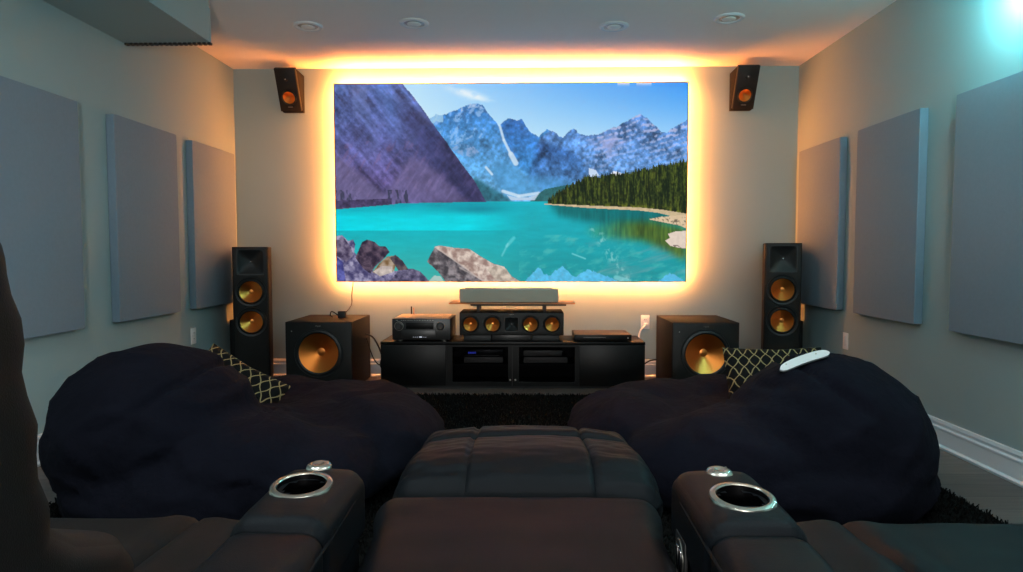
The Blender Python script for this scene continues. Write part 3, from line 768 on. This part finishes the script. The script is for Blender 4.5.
tag(o, 'black shaggy rug on the wooden floor in front of the media stand', 'rug')

# ------------------------------------------------------------------ bean bags
def beanbag(label, cx, cy, mir, blobs, folds, seed):
    bm = bmesh.new()
    for (x, y, z, rx, ry, rz_) in blobs:
        g = bmesh.ops.create_icosphere(bm, subdivisions=4, radius=1)
        for v in g['verts']:
            q = v.co; # squashed, slightly boxy blobs
            v.co = Vector((cx+mir*(x+q.x*rx), cy+y+q.y*ry, max(z+q.z*rz_, .003)))
    me = bpy.data.meshes.new('tmp'); bm.to_mesh(me); bm.free()
    o = bpy.data.objects.new('tmp', me); C.objects.link(o)
    m1 = o.modifiers.new('r', 'REMESH'); m1.mode = 'VOXEL'; m1.voxel_size = .022
    m2 = o.modifiers.new('s', 'SMOOTH'); m2.iterations = 9; m2.factor = .5
    dg = bpy.context.evaluated_depsgraph_get(); me2 = bpy.data.meshes.new_from_object(o.evaluated_get(dg))
    bpy.data.objects.remove(o)
    nrm = [v.normal.copy() for v in me2.vertices]
    for v, nn in zip(me2.vertices, nrm):
        p = v.co.copy(); lx, ly = mir*(p.x-cx), p.y-cy
        k = noise.noise(p*3.1+Vector((seed, 0, 0)))*.022
        rg = 1-abs(noise.noise(Vector((lx*3.2+p.z*5.5, ly*2.2, p.z*3.0-lx*2.5))+Vector((seed, 9, 1))))*2.2
        k += .016*max(0, rg)**3
        k += noise.noise(Vector((p.x*5+p.z*16, p.y*6, p.z*7-p.x*4))+Vector((seed, 3, 1)))*.007
        for (a, b_, c, s_, wd, dp, ln) in folds:   # fold: near local point (a,b), heading s_
            dx, dy = (lx-a), (p.z-b_)
            if abs(ly-c) > .55: continue
            t_ = dx*math.cos(s_)+dy*math.sin(s_); n_ = -dx*math.sin(s_)+dy*math.cos(s_)-.25*t_*t_
            k -= dp*math.exp(-(n_/wd)**2)*math.exp(-(t_/ln)**4)
        v.co = p+nn*k
        if v.co.z < .03: v.co.z = max(v.co.z*.6, .022) if p.z < .03 else v.co.z
    me2.name = 'bean_bag_chair'
    o = bpy.data.objects.new('bean_bag_chair', me2); C.objects.link(o)
    me2.materials.clear(); me2.materials.append(M['bag'])
    me2.polygons.foreach_set('use_smooth', [True]*len(me2.polygons))
    return tag(o, label, 'bean bag', 'dark bean bag chairs'), me2
blobs = [(0, 0, .16, .72, .72, .17), (-.14, -.20, .13, .60, .58, .24), (-.34, -.24, .16, .38, .46, .32),
         (-.36, -.30, .33, .38, .42, .335), (-.34, -.22, .10, .41, .44, .16), (-.31, -.34, .31, .27, .34, .26),
         (.04, -.40, .23, .36, .32, .175), (.30, -.38, .19, .28, .30, .155),
         (-.46, .22, .24, .32, .40, .21), (-.15, .53, .20, .46, .24, .17), (.28, .42, .20, .38, .30, .17), (.50, .06, .19, .28, .42, .185)]
folds = [(-.16, .56, -.5, .75, .014, .030, .20), (.12, .40, -.6, 1.0, .012, .016, .10), (.04, .36, -.6, .8, .012, .014, .10), (.10, .22, -.6, .1, .010, .012, .09), (.0, .50, -.6, -.2, .010, .010, .14)]
bagL, meL = beanbag('dark navy bean bag chair on the left, its hump nearest the left wall', -1.15, 2.95, 1, blobs, folds, 1.7)
blobsR = [(x+(.03 if x < -.3 else 0), y, z-(.062 if y < -.2 else .012), rx, ry, rz_) for (x, y, z, rx, ry, rz_) in blobs[:2]+[(-.31, -.24, .16, .42, .46, .34), (-.32, -.30, .33, .42, .42, .335)]+[(-.19, -.34, .32, .34, .36, .275), (.06, -.40, .26, .38, .32, .215), (.32, -.38, .22, .28, .30, .18)]+blobs[8:]]
bagR, meR = beanbag('dark bean bag chair on the right with a white gadget lying on its hump', 1.00, 3.10, -1, blobsR, folds, 6.3)
def drop(me, x, y):
    t = BVHTree.FromPolygons([v.co for v in me.vertices], [p.vertices for p in me.polygons])
    h_ = t.ray_cast(Vector((x, y, 3)), Vector((0, 0, -1))); return h_[0].z if h_[0] else 0

# patterned pillows
def pillow(label, loc, rot, s=.44, th=.15):
    bm = bmesh.new(); n = 26; key = {}
    for sd in (1, -1):
        for i in range(n+1):
            for j in range(n+1):
                u, v_ = -1+2*i/n, -1+2*j/n
                edge = i in (0, n) or j in (0, n)
                if edge and sd == -1: key[(sd, i, j)] = key[(1, i, j)]; continue
                t = (max(0, (1-u**2))*max(0, (1-v_**2)))**.42
                pin = 1-.07*(1-abs(u*v_))*(max(abs(u), abs(v_))**6)
                key[(sd, i, j)] = bm.verts.new((u*s/2*pin, v_*s/2*pin, sd*th/2*t+.004*math.sin(7*u+3*v_)*(0 if edge else 1)))
        for i in range(n):
            for j in range(n):
                q = [key[(sd, i, j)], key[(sd, i+1, j)], key[(sd, i+1, j+1)], key[(sd, i, j+1)]]
                bm.faces.new(q if sd > 0 else q[::-1])
    o = link('throw_pillow', bm, M['lattice'], None, loc, rot)
    return tag(o, label, 'pillow', 'black pillows with gold lattice')
pillow('black pillow with gold lattice pattern leaning in the left bean bag', (-1.385, 2.98, .355), (math.radians(60), math.radians(30), math.radians(2)), .42)
pillow('black pillow with gold lattice pattern leaning in the right bean bag', (1.235, 3.20, .365), (math.radians(60), math.radians(-2), math.radians(-12)), .47)

# white gadget on the right bag
gx0, gx1, gy = 1.06, 1.26, 2.72
z0, z1 = drop(meR, gx0, gy), drop(meR, gx1, gy)
rm = empty('remote_control', 'curved white remote control lying on the right bean bag hump', 'remote control', ((gx0+gx1)/2, gy, (z0+z1)/2+.026))
rm.rotation_euler = (math.radians(48), -math.atan2(z1-z0, gx1-gx0), 0)
L = math.hypot(gx1-gx0, z1-z0)
def rem_bm(hw, z0_, z1_):
    bm = bmesh.new(); n = 24; up = []; lo = []
    for i in range(n+1):
        t = -1+2*i/n; x = t*L/2; k = hw*math.sqrt(max(0.02, 1-abs(t)**6)); c = .009*(1-t*t)
        up.append((x, c+k)); lo.append((x, c-k))
    poly = up+lo[::-1]
    A = [bm.verts.new((p[0], p[1]-.012, z0_)) for p in poly]; Q = [bm.verts.new((p[0], p[1]-.012, z1_)) for p in poly]
    bm.faces.new(A[::-1]); bm.faces.new(Q)
    for i in range(len(poly)): j = (i+1) % len(poly); bm.faces.new((A[i], A[j], Q[j], Q[i]))
    bmesh.ops.recalc_face_normals(bm, faces=bm.faces)
    return bm
link('shell', rem_bm(.018, .004, .017), M['white'], rm); link('underside', rem_bm(.0172, -.010, .004), M['black'], rm)['label'] = 'black underside'
for x in (-.075, .055): link('button', lathe([(0, .002), (.003, .002), (.003, 0)], 12), M['greyplastic'], rm, (x*L/.215, .0, .017))

# ------------------------------------------------------------------ recliners
def leather_fn(seams=(), crown=0., axis_w=1., creases=(), wr=.0025, seed=0, far_drop=0., slope=0.):
    def fn(x, y, z, u, v_, s):
        k = max(0., s) if s > 0 else 0
        z2 = z
        top = 1/(1+math.exp(-14*(s-.35)))
        z2 += crown*(1-u*u)*(1-v_*v_)*top
        for sx, dp, wd in seams: z2 -= dp*math.exp(-((x-sx)/wd)**2)*top
        for cy_, dp, wd in creases: z2 -= dp*math.exp(-((y-cy_-.010*math.sin(x*9))/wd)**2)*top
        z2 += slope*y
        nn = noise.noise(Vector((x*7+seed, y*16, z*5)))+.5*noise.noise(Vector((x*18, y*34+seed, z*12)))
        z2 += wr*nn*top; 
        return (x*(1-.0*y), y+wr*nn*.5*(1-top), z2)
    return fn
def arm(parent, x, knob_panel=False, side=1):
    """armrest; x local centre, near part + cup holder block"""
    a = link('armrest', B(x-.072, x+.072, .30, 1.235, .05, .56, r=.02, seg=3), M['leather'], parent)
    # rear upholstered section
    bm = puff(.158, .70, .10, .035, 22, leather_fn(crown=.006, wr=.002, seed=x*3)); bmesh.ops.translate(bm, verts=bm.verts, vec=(x, .655, .571)); link('arm_pad', bm, M['leather'], a)
    # cup holder pad: rounded loaf with a round hole punched out
    cyc, R = (1.082 if side < 0 else 1.125), .040
    def fn(px, py, pz, u, v_, s):
        top = 1/(1+math.exp(-14*(s-.35)))
        return (px, py, pz+.006*(1-u*u)*top-.010*max(0, -v_-.55)*top-.03*max(0, v_-.6)**1.3*top)
    bm = puff(.16, .285, .14, .034, 30, fn)
    bmesh.ops.translate(bm, verts=bm.verts, vec=(x, 1.122, .563))
    bmesh.ops.delete(bm, geom=[f for f in bm.faces if f.calc_center_median().z > .6 and math.hypot(f.calc_center_median().x-x, f.calc_center_median().y-cyc) < R-.004], context='FACES')
    pad = link('cup_pad', bm, M['leather'], a)
    cup = link('cup_holder', lathe([(.0405, -.001), (.0415, .0035), (.0435, .0055), (.047, .0058), (.0525, .0042), (.0545, .001), (.0545, -.004)], 64), M['nickel'], a, (x+(.003 if side < 0 else -.004), cyc, .640), (.09, 0, 0))
    link('cup_well', lathe([(.041, .004), (.039, -.01), (.038, -.060), (0, -.061)], 48), M['dark_hole'], cup)
    kb = link('control_knob', lathe([(.0245, -.004), (.0245, .003), (.022, .0065), (.015, .0095), (.009, .0098), (.0075, .0088), (0, .0086)], 48), M['nickel'], a, (x+(.004 if side < 0 else -.008), 1.213 if side < 0 else 1.235, .636), (.1, 0, 0))
    bm = bmesh.new()
    for i in range(2):
        t = 2*PI*i/2+.6; g0 = len(bm.verts)
        vs = box(bm, .0125, .0185, -.0012, .0012, .0072, .0098); bmesh.ops.rotate(bm, verts=[q for q in bm.verts][g0:], cent=(0, 0, 0), matrix=Matrix.Rotation(t, 3, 'Z'))
    link('knob_marks', bm, M['silver'], kb, smooth=False)
    # piping
    for sx in (-1, 1): link('piping', tube([(x+sx*.077, .32, .588), (x+sx*.0795, .65, .590), (x+sx*.079, .98, .594), (x+sx*.077, 1.18, .598), (x+sx*.06, 1.262, .592)], .0028, n=6), M['leather'], a)
    if knob_panel:
        k = link('control_panel', B(-.0035, .0035, -.035, .035, -.042, .042, r=.0033), M['black'], a, (x+side*.079, 1.155, .50))
        bm = tube([(side*.004, .027*math.cos(t)*1.0, .036*math.sin(t)) for t in [2*PI*i/24 for i in range(25)]], .0016, n=6, smooth=0)
        link('panel_rim', bm, M['silver'], k)
        bm = bmesh.new()
        for y in (-.012, .010): box(bm, min(side*.003, side*.007), max(side*.003, side*.007), y-.006, y+.006, -.022, .022, r=.002)
        link('buttons', bm, M['chrome'], k)
    return a
def recliner_mid():
    e = empty('recliner', 'black leather recliner in the middle with its footrest raised toward the media stand', 'recliner', (0, 0, 0))
    cxm = -.004
    # seat
    bm = puff(.575, .80, .20, .05, 34, leather_fn(crown=.012, wr=.003, seed=2, slope=.05)); bmesh.ops.translate(bm, verts=bm.verts, vec=(cxm-.008, 1.015, .408))
    # widen to the front beyond the arms
    for v in bm.verts:
        if v.co.y > 1.27: v.co.x = cxm+(v.co.x-cxm)*(1+.06*min(1, (v.co.y-1.27)/.08))
    link('seat', bm, M['leather'], e)
    # footrest with end roll
    def ff(x, y, z, u, v_, s):
        top = 1/(1+math.exp(-12*(s-.2)))
        z2 = z+.016*(1-u*u)*top
        yy = y
        z2 -= .020*math.exp(-((y-.098-.006*math.sin(x*11))/.016)**2)*1.7*top
        z2 += .010*math.exp(-((y+.05)/.09)**2)*top
        z2 -= .034*max(0, (-y-.10)/.1)**1.5*top
        for sx in (-.138, .150): z2 -= .010*math.exp(-((x-sx)/.006)**2)*top
        nn = noise.noise(Vector((x*9, y*22, 3)))*.0045+noise.noise(Vector((x*24, y*55, 1)))*.0022
        ed = abs(u)**3
        z2 += nn*top*(.6+1.4*ed)-.012*ed*top
        return (x*(1+.035*(-y/.2)), yy, z2)
    bm = puff(.60, .43, .13, .05, 96, ff); bmesh.ops.translate(bm, verts=bm.verts, vec=(cxm+.012, 1.635, .487))
    link('footrest', bm, M['leather'], e)
    # mechanism and base
    bm = bmesh.new(); box(bm, -.27, .27, .55, 1.3, .06, .31); link('base', bm, M['black'], e)
    bm = bmesh.new()
    for sx in (-.2, .2): box(bm, sx-.012, sx+.012, 1.28, 1.68, .30, .325); box(bm, sx-.012, sx+.012, 1.45, 1.5, .325, .43)
    link('footrest_frame', bm, M['black'], e)
    bm = bmesh.new()
    for sx in (-.24, .24):
        for y in (.6, 1.2): box(bm, sx-.03, sx+.03, y-.03, y+.03, 0, .06)
    link('feet', bm, M['black'], e)
    # reclined back below the camera
    bm = puff(.57, .86, .16, .05, 18, leather_fn(crown=.01, wr=.003, seed=5)); bmesh.ops.rotate(bm, verts=bm.verts, cent=(0, 0, 0), matrix=Matrix.Rotation(-math.radians(22), 3, 'X')); bmesh.ops.translate(bm, verts=bm.verts, vec=(cxm, .25, .50))
    link('backrest', bm, M['leather'], e)
    arm(e, -.386); arm(e, .363, True, -1)
    return e
recliner_mid()
def recliner_side(label, x0, x1, sg, seam, mt):
    """x0 inner edge, x1 outer; sg side"""
    xm = (x0+x1)/2; w = abs(x1-x0)
    e = empty('recliner', label, 'recliner', (xm, 0, 0))
    def fs(x, y, z, u, v_, s):
        top = 1/(1+math.exp(-14*(s-.3)))
        z2 = z+.010*(1-u*u)*(1-v_*v_)*top-.012*math.exp(-((x-(seam-xm)-sg*.03*(.25-y)*.6)/.007)**2)*top
        z2 += .006*math.exp(-((abs(x-(seam-xm))-.04)/.03)**2)*top
        z2 += .004*noise.noise(Vector((x*8, y*10, seam)))*top
        return (x, y, z2)
    bm = puff(w, .70, .20, .045, 80, fs); bmesh.ops.translate(bm, verts=bm.verts, vec=(0, 1.03, .387)); link('seat', bm, mt, e)
    bm = puff(w-.03, .06, .34, .02, 14); bmesh.ops.translate(bm, verts=bm.verts, vec=(0, 1.365, .24)); link('folded_footrest', bm, mt, e)
    link('base', B(-w/2+.02, w/2-.02, .55, 1.33, .05, .30), M['black'], e)
    bm = bmesh.new()
    for sx in (-1, 1):
        for y in (.6, 1.28): box(bm, sx*(w/2-.06)-.03, sx*(w/2-.06)+.03, y-.03, y+.03, 0, .05)
    link('feet', bm, M['black'], e)
    # upright back with bolster folds
    def fb(x, y, z, u, v_, s):
        fr = 1/(1+math.exp(-12*(v_-.2)))
        y2 = y-.02*(1-u*u)*0+.03*(1-u*u)*fr*(1-s*s)
        y2 += min(.13, .75*max(0, -s-.03))*fr if sg < 0 else 0
        y2 += .006*math.sin(z*62)*fr*abs(u)
        return (x, y2-.10*(z+.37)/.75, z)
    bm = puff(w, .26, .74, .09, 30, fb); bmesh.ops.translate(bm, verts=bm.verts, vec=(0 if sg < 0 else .055, .63 if sg < 0 else .56, .745 if sg < 0 else .72)); link('backrest', bm, mt, e)
    # outer arm
    bm = puff(.15, .85, .10, .035, 16); bmesh.ops.translate(bm, verts=bm.verts, vec=(sg*(w/2+.085), .86, .575)); a = link('armrest', B(sg*(w/2+.085)-.07, sg*(w/2+.085)+.07, .4, 1.28, .05, .56, r=.02), mt, e); link('arm_pad', bm, mt, a)
    return e
recliner_side('black leather recliner at the left picture edge with its backrest upright', -.487, -1.07, -1, -.69, M['leather2'])
recliner_side('black leather recliner at the right picture edge, right of the cup holder arm', .452, 1.10, 1, .665, M['leather'])

# ------------------------------------------------------------------ cyan lamp high on the right wall
lp = empty('wall_lamp', 'glowing cyan-white lamp high on the right wall at the picture corner', 'lamp', (XR, 3.02, 2.235))
link('bracket', lathe([(0, .012), (.04, .012), (.045, 0)], 32), M['white'], lp, (0, 0, 0), (0, -PI/2, 0))
link('arm', tube([(-.005, 0, 0), (-.05, 0, 0), (-.085, 0, -.0)], .01, smooth=2), M['white'], lp)
link('bulb', lathe([(0, -.035), (.025, -.03), (.045, -.015), (.052, 0), (.045, .015), (.025, .03), (0, .035)], 32), M['cyanlamp'], lp, (-.155, 0, 0), (0, PI/2, 0))

# ------------------------------------------------------------------ lights: downlights over the seats, plus an added rear fill
def area(name, loc, size, power, col, rot=(0, 0, 0), spread=PI):
    l = bpy.data.lights.new(name, 'AREA'); l.shape = 'DISK'; l.size = size; l.energy = power; l.color = col; l.spread = spread
    o = bpy.data.objects.new(name, l); C.objects.link(o); o.location = loc; o.rotation_euler = rot
for i, (x, y, p) in enumerate(((-1.42, 1.2, 1.), (1.35, 1.2, 1.), (-.72, 1.2, .8), (.62, 1.2, .8), (-1.42, -1.4, .8), (1.35, -1.4, .8), (0, -1.4, .8))):
    downlight(x, y, 'round white recessed ceiling downlight in a row above the seats', True)
    area('downlight_lamp', (x, y, H-.03), .11, 12.5*p, (.74, .94, 1.0))

area('rear_fill_light', (0, -1.9, 1.12), .5, 95, (1.0, .97, .93), (math.radians(112), 0, 0))  # added fill behind the camera, no fixture; brightens ceiling and back wall
w = bpy.data.worlds.new('world'); bpy.context.scene.world = w; w.use_nodes = True
w.node_tree.nodes['Background'].inputs[0].default_value = (.5, .55, .6, 1); w.node_tree.nodes['Background'].inputs[1].default_value = .0

# ------------------------------------------------------------------ camera
cam = bpy.data.cameras.new('camera'); cam.sensor_width = 36; cam.lens = 654.67/1023*36; cam.clip_start = .03
co_ = bpy.data.objects.new('camera', cam); C.objects.link(co_); co_.location = (0, 0, 1.052)
co_.rotation_euler = (math.radians(90-2.998), math.radians(0.04), math.radians(1.048))
sc = bpy.context.scene; sc.camera = co_
sc.view_settings.view_transform = 'Standard'; sc.view_settings.look = 'None'; sc.view_settings.gamma = 1; sc.view_settings.exposure = 0
sc.view_settings.use_curve_mapping = False
sc.cycles.max_bounces = 8; sc.cycles.diffuse_bounces = 5; sc.cycles.use_denoising = True; sc.cycles.sample_clamp_indirect = 6
